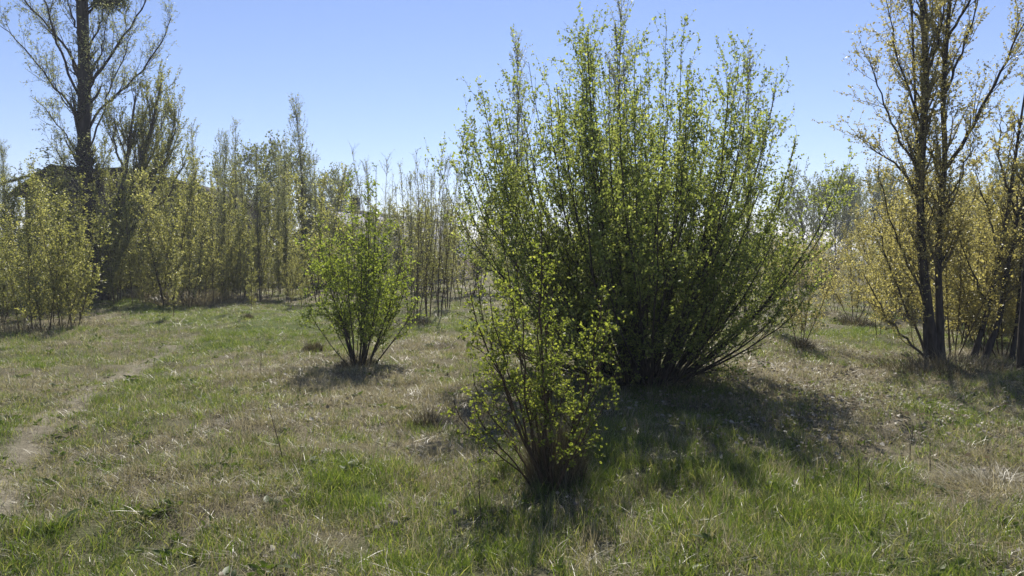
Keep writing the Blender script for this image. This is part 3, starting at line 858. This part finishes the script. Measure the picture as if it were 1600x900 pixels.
# ------------------------------------------------------------------ buildings
def box_v(x0, x1, y0, y1, z0, z1):
    V = np.array([(x, y, z) for z in (z0, z1) for y in (y0, y1) for x in (x0, x1)], float)
    F = np.array([(0, 2, 3, 1), (4, 5, 7, 6), (0, 1, 5, 4), (2, 6, 7, 3), (0, 4, 6, 2), (1, 3, 7, 5)])
    return V, F
M['plank'] = plain_mat("weathered_dark_planks", (.05, .04, .032), (.12, .095, .075), 6, .85, stretch=(6, 6, .6))
M['roof_d'] = plain_mat("dark_roof", (.015, .013, .012), (.04, .034, .03), 4, .8)
M['roof_b'] = plain_mat("brown_roof", (.09, .065, .045), (.16, .12, .08), 4, .85)
M['hole'] = plain_mat("dark_opening", (.008, .008, .009), (.02, .02, .022), 4, .4)
M['pale'] = plain_mat("pale_board", (.35, .32, .28), (.5, .47, .42), 8, .8)
M['slate'] = plain_mat("grey_corrugated_sheet", (.27, .26, .26), (.42, .41, .41), 5, .75)
M['brick'] = plain_mat("grey_wall", (.18, .15, .13), (.28, .24, .21), 5, .9)

DH = 36.0
prof = [at(px, py, DH) for px, py in ((18, 303), (30, 293), (82, 258), (150, 264), (196, 262), (280, 283), (356, 312))]
hx0, hx1 = prof[1][0], at(346, 310, DH)[0]
house = empty("wooden_house", ((hx0 + hx1) / 2, DH + 3.5, 0))
tag(house, "dark weathered wooden house with black roof half hidden behind the left saplings", "house")
o0 = np.array(house.location)
w2 = (hx1 - hx0) / 2
px_ = np.array([p[0] for p in prof]) - o0[0]; pz_ = np.array([p[2] for p in prof])
ze = 4.6
def under(x): return float(np.interp(x, px_, pz_)) - .14
xs = np.concatenate([[-w2 + .05], px_[2:6], [w2 - .05]])
zs_ = np.array([under(x) for x in xs])
nw = len(xs)
wvv = [(x, y, z) for y in (-3.2, 3.2) for x, z in zip(xs, zs_)] + [(x, y, -.2) for y in (-3.2, 3.2) for x in xs]
wf = []
for q in range(nw - 1):
    wf += [(2 * nw + q, 2 * nw + q + 1, q + 1, q), (3 * nw + q + 1, 3 * nw + q, nw + q, nw + q + 1)]
wf += [(3 * nw, 2 * nw, 0, nw), (2 * nw + nw - 1, 3 * nw + nw - 1, 2 * nw - 1, nw - 1)]
link("wall", mesh("wall", np.array(wvv), np.array(wf), M['plank']), house)
npk = int((2 * w2 - .4) / .2)
for i in range(npk):
    X = -w2 + .2 + i * .2
    o = link("plank", mesh("plank", *box_v(-.09, .09, -.02, .02, .1, under(X) - .08), M['plank']), house)
    o.location = (X, -3.222 - .006 * (i % 3), 0)
nr = len(px_)
rv = np.array([(x, y, z + dz) for dz in (0, -.12) for y in (-3.75, 3.75) for x, z in zip(px_, pz_)])
rq = []
for q in range(nr - 1):
    rq += [(q, q + 1, nr + q + 1, nr + q), (2 * nr + q + 1, 2 * nr + q, 3 * nr + q, 3 * nr + q + 1), (2 * nr + q, 2 * nr + q + 1, q + 1, q), (3 * nr + q + 1, 3 * nr + q, nr + q, nr + q + 1)]
rq += [(0, nr, 3 * nr, 2 * nr), (2 * nr - 1, nr - 1, 3 * nr - 1, 4 * nr - 1)]
link("roof", mesh("roof", rv, np.array(rq), M['roof_d']), house)
V, F = box_v(-1.35, .05, -.05, .05, -.05, .05)
pole = link("ridge_pole", mesh("ridge_pole", V, F, M['roof_d']), house)
pole.location = (at(52, 277, DH)[0] - o0[0], -3.86, at(52, 276, DH)[2]); pole.rotation_euler = (0, R(-16), 0)
for wx0, wx1, wy0, wy1 in [(312, 352, 374, 440), (204, 222, 400, 440), (225, 250, 330, 372), (95, 120, 330, 380)]:
    X0, X1 = (wx0 - 800) / FPX * DH - o0[0], (wx1 - 800) / FPX * DH - o0[0]
    Z0, Z1 = EYE + (HZ - wy1) / FPX * DH, EYE + (HZ - wy0) / FPX * DH
    V, F = box_v(X0, X1, -3.30, -3.18, max(Z0, .15), Z1)
    w = link("window", mesh("window", V, F, M['hole']), house)
    V, F = box_v(X0 - .12, X1 + .12, -3.36, -3.20, Z1, Z1 + .09)
    link("lintel", mesh("lintel", V, F, M['pale']), w)

# pale roofed house further right
A = at(509, 327, 40.0); B = at(690, 345, 56.0)
rd = B - A; rl = np.linalg.norm(rd[:2]); ang = math.atan2(rd[1], rd[0])
slate = empty("grey_roofed_house", (A[0], A[1], 0), ang)
tag(slate, "low house with pale grey corrugated roof beyond the medium shrub", "house")
zt, hw, ev = A[2], 3.7, 1.55
nc = 240
s = np.linspace(0, rl, nc); cor = .03 * np.sin(np.arange(nc) * 1.6)
def slope(sgn):
    lo = np.stack([s, np.full(nc, sgn * hw), np.full(nc, ev) + cor], 1)
    hi = np.stack([s, np.full(nc, sgn * .02), np.full(nc, zt) + cor], 1)
    V = np.concatenate([lo, hi, lo - [0, 0, .05], hi - [0, 0, .05]])
    i = np.arange(nc - 1)
    return V, np.concatenate([np.stack([i, i + 1, i + nc + 1, i + nc], 1), np.stack([i + 2 * nc, i + 3 * nc, i + 3 * nc + 1, i + 2 * nc + 1], 1), np.stack([i, i + 2 * nc, i + 2 * nc + 1, i + 1], 1)])
for sg in (-1, 1):
    V, F = slope(sg)
    link("roof", mesh("roof", V, F, M['slate']), slate)
V, F = box_v(0, rl, -.12, .12, zt + .04, zt + .14)
link("ridge_cap", mesh("ridge_cap", V, F, M['pale']), slate)
wv = np.array([(.35, -hw + .4, -.2), (rl - .4, -hw + .4, -.2), (rl - .4, hw - .4, -.2), (.35, hw - .4, -.2), (.35, -hw + .4, ev + .2), (rl - .4, -hw + .4, ev + .2), (rl - .4, hw - .4, ev + .2), (.35, hw - .4, ev + .2), (.35, 0, zt - .2), (rl - .4, 0, zt - .2)], float)
link("wall", mesh("wall", wv, [np.array([(0, 1, 5, 4), (2, 3, 7, 6), (1, 2, 6, 5), (3, 0, 4, 7)]), np.array([(4, 8, 7), (5, 6, 9)])], M['brick']), slate)
for sg in (-1, 1):
    Q = np.array([[[-.04, sg * hw * q, ev + (zt - ev) * (1 - q) - .09] for q in (1.02, .5, 0)]])
    V, F = tubes(Q, np.full((1, 3), .09), 4)
    link("barge_board", mesh("barge_board", V, F, M['roof_d']), slate)
V, F = box_v(-.25, .25, -.25, .25, -.1, .55)
vt = link("roof_vent", mesh("roof_vent", V, F, M['hole']), slate)
vt.location = (4.2, -2.9, ev + (zt - ev) * .22)
V, F = box_v(-.2, .2, -.2, .2, -.3, .9)
ch_ = link("chimney", mesh("chimney", V, F, M['hole']), slate)
ch_.location = (3.9, .3, zt)

shed = empty("low_shed", at(1289, HZ, 38) * [1, 1, 0])
tag(shed, "low shed with dark roof edge among the pale bushes in the distance", "shed")
V, F = box_v(-.7, .7, 0, 1.6, -.1, 1.30)
link("wall", mesh("wall", V, F, M['brick']), shed)
V, F = box_v(-.85, .85, -.2, 1.8, 1.305, 1.48)
link("roof", mesh("roof", V, F, M['roof_d']), shed)

# ------------------------------------------------------------------ meadow grass (stuff)
def blades(rg, n, rad, h0, h1, lean, bend, w, flat=0.0, mound=False):
    r = rad * np.sqrt(rg.rand(n)); a = rg.uniform(0, 6.28, n)
    b = np.stack([r * np.cos(a), r * np.sin(a), np.full(n, -.015)], 1)
    h = rg.uniform(h0, h1, n)
    az = rg.uniform(0, 6.28, n)
    if mound:      # shorter towards the rim and falling outwards
        h = h * (1.05 - .75 * (r / rad) ** 1.6); az = a + rg.normal(0, .7, n)
        lean = lean * (.5 + 1.6 * r / rad)
    dr = np.stack([np.cos(az), np.sin(az), np.zeros(n)], 1)
    le = (np.abs(rg.normal(0, 1, n)) * lean)[:, None]; be = np.abs(rg.normal(bend, bend * .5, n))[:, None]
    H = h[:, None]; up = np.array([0, 0, 1.0])
    m = b + H * .5 * (up * (1 - flat) + dr * le)
    m[:, 2] = np.maximum(m[:, 2], .004)
    tip = m + H * .5 * nrm(up * (1 - flat - .5 * np.minimum(be, 1.4)) + dr * (le + be))
    tip[:, 2] = np.maximum(tip[:, 2], .003)
    th = rg.uniform(0, 6.28, n); sd = np.stack([np.cos(th), np.sin(th), np.zeros(n)], 1) * (w * rg.uniform(.6, 1.2, n))[:, None]
    V = np.stack([b - sd, b + sd, m - sd * .8, m + sd * .8, tip], 1).reshape(-1, 3)
    k = np.arange(n)[:, None] * 5
    return V, [np.concatenate([k + [0, 1, 3, 2]]), np.concatenate([k + [2, 3, 4]])], np.repeat(rg.rand(n), 5)

def tuft(name, seed, mat, *a, **k):
    V, F, v = blades(np.random.RandomState(seed), *a, **k)
    return bpy.data.objects.new(name, mesh(name, V, F, mat, False, {"v": ('FLOAT', v)}))

def weed(name, seed, n, s):
    rg = np.random.RandomState(seed)
    az = rg.uniform(0, 6.28, n)
    d = nrm(np.stack([np.cos(az), np.sin(az), rg.uniform(.1, .9, n)], 1))
    p = np.stack([rg.normal(0, .03, n), rg.normal(0, .03, n), rg.uniform(0, .03, n)], 1)
    me = leaf_mesh(rg, name, [(p, d, s * rg.uniform(.6, 1.3, n))], M['weed'], .5, True)
    return bpy.data.objects.new(name, me)

def litter(name, seed, n, s):
    rg = np.random.RandomState(seed)
    az = rg.uniform(0, 6.28, n)
    d = nrm(np.stack([np.cos(az), np.sin(az), rg.normal(0, .25, n)], 1))
    p = np.stack([rg.normal(0, .12, n), rg.normal(0, .12, n), rg.uniform(.004, .03, n)], 1)
    me = leaf_mesh(rg, name, [(p, d, s * rg.uniform(.6, 1.3, n))], M['litter'], .7, True)
    return bpy.data.objects.new(name, me)

GRN = [tuft("green_tuft", 1 + i, M['grass_g'], 26, .08, .035, .11, .45, .6, .0018) for i in range(3)]
TAL = [tuft("tall_tuft", 11 + i, M['grass_g'], 22, .09, .07, .17, .28, .55, .0020) for i in range(3)]
MIX = [tuft("mixed_tuft", 21 + i, M['grass_m'], 26, .09, .03, .11, .6, .8, .0023) for i in range(3)]
DRYT = [tuft("dry_tuft", 31 + i, M['grass_d'], 26, .10, .06, .17, .9, .9, .0022, flat=.45) for i in range(3)]
DUP = [tuft("dry_standing_tuft", 41 + i, M['grass_d'], 11, .07, .10, .25, .3, .6, .0019) for i in range(2)]
WEED = [weed("weed_rosette", 51 + i, 11, .055) for i in range(2)]
LIT = [litter("litter_patch", 61 + i, 9, .04) for i in range(2)]

def scatter(name, label, cat, protos, pts, rot, scl, idx):
    me = mesh(name, pts, [], None, False, {"rot": ('FLOAT_VECTOR', rot), "scl": ('FLOAT_VECTOR', scl), "idx": ('INT', idx)})
    o = link(name, me)
    tag(o, label, cat, kind="stuff")
    ng = bpy.data.node_groups.new(name, 'GeometryNodeTree')
    ng.interface.new_socket("Geometry", in_out='INPUT', socket_type='NodeSocketGeometry')
    ng.interface.new_socket("Geometry", in_out='OUTPUT', socket_type='NodeSocketGeometry')
    N, L = ng.nodes, ng.links
    gi, go = N.new("NodeGroupInput"), N.new("NodeGroupOutput")
    iop = N.new("GeometryNodeInstanceOnPoints")
    L.new(gi.outputs[0], iop.inputs["Points"])
    jn = N.new("GeometryNodeJoinGeometry")
    for pr in protos:
        oi = N.new("GeometryNodeObjectInfo"); oi.inputs["Object"].default_value = pr
        oi.inputs["As Instance"].default_value = False
        g2 = N.new("GeometryNodeGeometryToInstance")
        L.new(oi.outputs["Geometry"], g2.inputs[0]); L.new(g2.outputs[0], jn.inputs[0])
    L.new(jn.outputs[0], iop.inputs["Instance"])
    iop.inputs["Pick Instance"].default_value = True
    def na(nm, ty):
        n = N.new("GeometryNodeInputNamedAttribute"); n.data_type = ty; n.inputs[0].default_value = nm
        return n.outputs[0]
    L.new(na("idx", 'INT'), iop.inputs["Instance Index"])
    e2r = N.new("FunctionNodeEulerToRotation"); L.new(na("rot", 'FLOAT_VECTOR'), e2r.inputs[0])
    L.new(e2r.outputs[0], iop.inputs["Rotation"])
    L.new(na("scl", 'FLOAT_VECTOR'), iop.inputs["Scale"])
    L.new(iop.outputs[0], go.inputs[0])
    md = o.modifiers.new("scatter", 'NODES'); md.node_group = ng
    return o

rg = np.random.RandomState(123)
def field_points(y0, y1, per_m2):
    area = 0.74 * (y1 ** 2 - y0 ** 2) + 4 * (y1 - y0)
    n = int(area * per_m2)
    y = np.sqrt(rg.uniform(y0 ** 2, y1 ** 2, n)); hw = .74 * y + 2
    return np.stack([rg.uniform(-1, 1, n) * hw, y], 1)
bands = [(2.2, 6, 560, 1.0), (6, 10, 330, 1.05), (10, 16, 140, 1.25), (16, 26, 50, 1.6), (26, 40, 14, 2.0)]
pts, wsc = [], []
for y0, y1, dn, ws in bands:
    q = field_points(y0, y1, dn); pts.append(q); wsc.append(np.full(len(q), ws))
pts = np.concatenate(pts); wsc = np.concatenate(wsc)
g, d, tl, b = patches(pts[:, 0], pts[:, 1])
u = rg.rand(len(pts)); u2 = rg.rand(len(pts))
keep = u2 > b * .80
den = np.clip(.55 + .5 * np.maximum(g, d), 0, 1)
clump = fbm(pts[:, 0], pts[:, 1], 55, 7.0)
keep &= rg.rand(len(pts)) < den * np.clip(.70 + .55 * clump, .05, 1.2)
wg = g ** 1.3 * (1 - .9 * np.clip(tl - .25, 0, 1)) * 1.2; wt = g * np.clip(tl - .2, 0, 1) * 1.5; wm = .38 + 0 * g; wd = d ** 1.2 * .95; wu = (.05 + .16 * d + .30 * tl); ww = .02 + .045 * (1 - d) * (1 - tl).clip(0, 1)
Wt = np.stack([wg, wt, wm, wd, wu, ww], 1); Wc = np.cumsum(Wt / Wt.sum(1, keepdims=True), 1)
typ = (u[:, None] > Wc).sum(1)
groups = [(GRN, [0]), (TAL, [1]), (MIX, [2]), (DRYT, [3]), (DUP, [4]), (WEED, [5])]
def emit(name, label, cat, classes):
    protos, P_, R_, S_, I_ = [], [], [], [], []
    for c in classes:
        pl = groups[c][0]
        m = keep & (typ == c)
        k = m.sum()
        xy = pts[m]; z = hgt(xy[:, 0], xy[:, 1])
        s = wsc[m] * rg.uniform(.7, 1.3, k)
        hz = rg.uniform(.7, 1.25, k) * (.75 + .5 * np.clip(tl[m], 0, 1))
        P_.append(np.stack([xy[:, 0], xy[:, 1], z], 1))
        R_.append(np.stack([rg.normal(0, .12, k), rg.normal(0, .12, k), rg.uniform(0, 6.28, k)], 1))
        S_.append(np.stack([s, s, hz * np.where(wsc[m] > 1.2, 1.05, 1)], 1))
        I_.append(len(protos) + rg.randint(0, len(pl), k))
        protos += pl
    # join order in the node tree is last link first
    I = np.concatenate(I_)
    return scatter(name, label, cat, protos, np.concatenate(P_), np.concatenate(R_), np.concatenate(S_), I)
emit("green_grass", "fresh green grass growing in patches over the meadow", "grass", [0, 1])
emit("mixed_grass", "short olive grass and straw mixed over the meadow", "grass", [2])
emit("dry_grass", "pale dry straw matted between the green patches", "dry grass", [3, 4])
emit("low_weeds", "small broad leaved weeds close to the ground", "weeds", [5])

# fallen leaves along the right path and under the shrubs
n = 800
q = np.concatenate([np.stack([rg.normal(3.6, 1.2, n // 2), rg.normal(9.0, 2.0, n // 2)], 1), np.stack([rg.normal(1.8, 1.6, n // 4), rg.normal(8.5, 1.2, n // 4)], 1),
                    np.stack([rg.uniform(-7, 8, n // 16), rg.uniform(3.2, 16, n // 16)], 1)])
n = len(q)
scatter("fallen_leaves", "pale dead leaves scattered on the ground along the right path", "leaves", LIT,
        np.stack([q[:, 0], q[:, 1], hgt(q[:, 0], q[:, 1]) + .02], 1), np.stack([np.zeros(n), np.zeros(n), rg.uniform(0, 6.28, n)], 1),
        np.repeat(rg.uniform(.8, 1.3, (n, 1)), 3, 1), rg.randint(0, 2, n))

# ------------------------------------------------------------------ tussocks, mounds and dead stalks (things)
def tussock(loc, seed, label, cat, n, rad, h0, h1, lean, bend, w, mat, group=None, name="grass_tussock", flat=0.0):
    V, F, v = blades(np.random.RandomState(seed), n, rad, h0, h1, lean, bend, w, flat, True)
    o = link(name, mesh(name, V, F, mat, False, {"v": ('FLOAT', v)}))
    o.location = loc
    tag(o, label, cat, group)
    return o
gT = "dead grass tussocks"
tussock(gnd(868, 735), 1, "tall dead grass tussock wrapped round the foot of the front shrub", "tussock", 1500, .21, .35, .90, .16, .30, .0022, M['tussock'], gT)
tussock(gnd(560, 568), 2, "dark dead grass tussock at the foot of the medium shrub", "tussock", 600, .34, .12, .34, .4, .5, .004, M['tussock'], gT)
tussock(gnd(1005, 590), 3, "dead grass under the stems of the large dome shrub", "tussock", 900, .8, .12, .34, .4, .5, .004, M['tussock'], gT)
tussock(gnd(490, 545), 4, "rounded dark tussock on the grass left of the medium shrub", "tussock", 520, .17, .14, .30, .35, .5, .004, M['tussock'], gT)
tussock(gnd(387, 503), 5, "tiny dark tussock far back in the bright green grass", "tussock", 260, .14, .10, .24, .35, .5, .006, M['tussock'], gT)
tussock(gnd(668, 655), 6, "reddish brown standing tussock left of the front shrub in the open", "tussock", 420, .14, .12, .36, .25, .35, .0026, M['tussock'], gT)
tussock(gnd(1252, 545), 7, "dead grass at the foot of the small golden shrub", "tussock", 420, .22, .12, .34, .35, .5, .004, M['tussock'], gT)
tussock(gnd(1562, 755), 8, "flattened pale straw mound at the right edge", "straw mound", 1500, .42, .16, .40, 1.0, 1.0, .0022, M['grass_d'], gT, "straw_mound", .35)
tussock(gnd(372, 668), 9, "flat grey heap of dead grass in the middle of the left meadow", "straw mound", 500, .24, .08, .22, 1.0, 1.0, .002, M['tussock'], gT, "straw_mound", .4)
tussock(gnd(310, 474), 10, "long grey brown heap of dead brush before the wooden house", "brush heap", 1800, 1.7, .35, 1.1, .7, .8, .012, M['grass_d'], gT, "brush_heap", .2)
tussock(gnd(235, 470), 15, "reddish heap of dead brush beside the foot of the tall tree", "brush heap", 800, .9, .35, .95, .7, .8, .012, M['grass_d'], gT, "brush_heap", .2)
tussock(gnd(655, 508), 11, "brown dead tussock at the foot of the bare brown sapling", "tussock", 420, .3, .15, .4, .35, .5, .006, M['tussock'], gT)
tussock(gnd(700, 545), 12, "low reddish straw mound left of the large dome shrub", "straw mound", 700, .5, .1, .28, .9, .9, .004, M['tussock'], gT, "straw_mound", .35)
tussock(gnd(1330, 505), 13, "dark dead grass at the foot of the rounded golden shrub", "tussock", 500, .5, .15, .4, .4, .5, .007, M['tussock'], gT)
tussock(gnd(1475, 575), 14, "dead grass under the twin poplar and its neighbours", "tussock", 1500, 1.1, .12, .36, .5, .6, .004, M['tussock'], gT)
tussock(gnd(60, 518), 16, "belt of dead grass under the left clump of saplings", "tussock", 1600, 1.9, .15, .45, .4, .5, .006, M['tussock'], gT)

def stalk(loc, seed, H, label, forks=5):
    rg = np.random.RandomState(seed)
    P = growp(rg, np.zeros((1, 3)) - [0, 0, .03], np.array([[rg.normal(0, .06), rg.normal(0, .06), 1.0]]), np.array([H]), 8, .05, .05)
    Rr = taper(np.array([.0042]), np.array([.0016]), 8)
    C, Rc = spawn(rg, P, Rr, H / forks, .3, 1, 35, 10, lambda t, L: .06 + .1 * L, 4, .1, .1, .6, .0012)
    V, F = join([tubes(P, Rr, 5)] + ([tubes(C, Rc, 3)] if C is not None else []))
    o = link("dry_stalk", mesh("dry_stalk", V, F, M['stalk'], True))
    o.location = loc
    tag(o, label, "stalk", "dead plant stalks")
for i, (px, py, ht, lab) in enumerate([
        (443, 722, .50, "tall dead brown stalk standing alone in the open left meadow"),
        (752, 790, .42, "thin dead stalk close left of the front shrub shadow"),
        (1258, 760, .22, "short forked dead stalk in the tall green grass at right"),
        (1338, 770, .32, "thin dead stalk at the right rim of the tall green grass"),
        (1357, 775, .26, "thin dead stalk second at the right rim of the tall green grass"),
        (1422, 700, .34, "dead stalk by the right path in short grass"),
        (405, 585, .40, "dead stalk beside the shadow of the medium shrub"),
        (1455, 720, .28, "dead stalk between the right path and the straw mound")]):
    stalk(gnd(px, py), 900 + i, ht, lab)

# ------------------------------------------------------------------ air
hz, N, L = new_mat("haze_air")
pv = N.new("ShaderNodeVolumePrincipled")
pv.inputs["Color"].default_value = (.86, .91, 1.0, 1)
pv.inputs["Density"].default_value = .0009
pv.inputs["Anisotropy"].default_value = .25
om = N.new("ShaderNodeOutputMaterial")
L.new(pv.outputs[0], om.inputs["Volume"])
V, F = box_v(-1900, 1900, -1900, 1900, -1.2, 19)
tag(link("haze", mesh("haze", V, F, hz)), "thin pale haze lying over the meadow", "haze", kind="stuff")
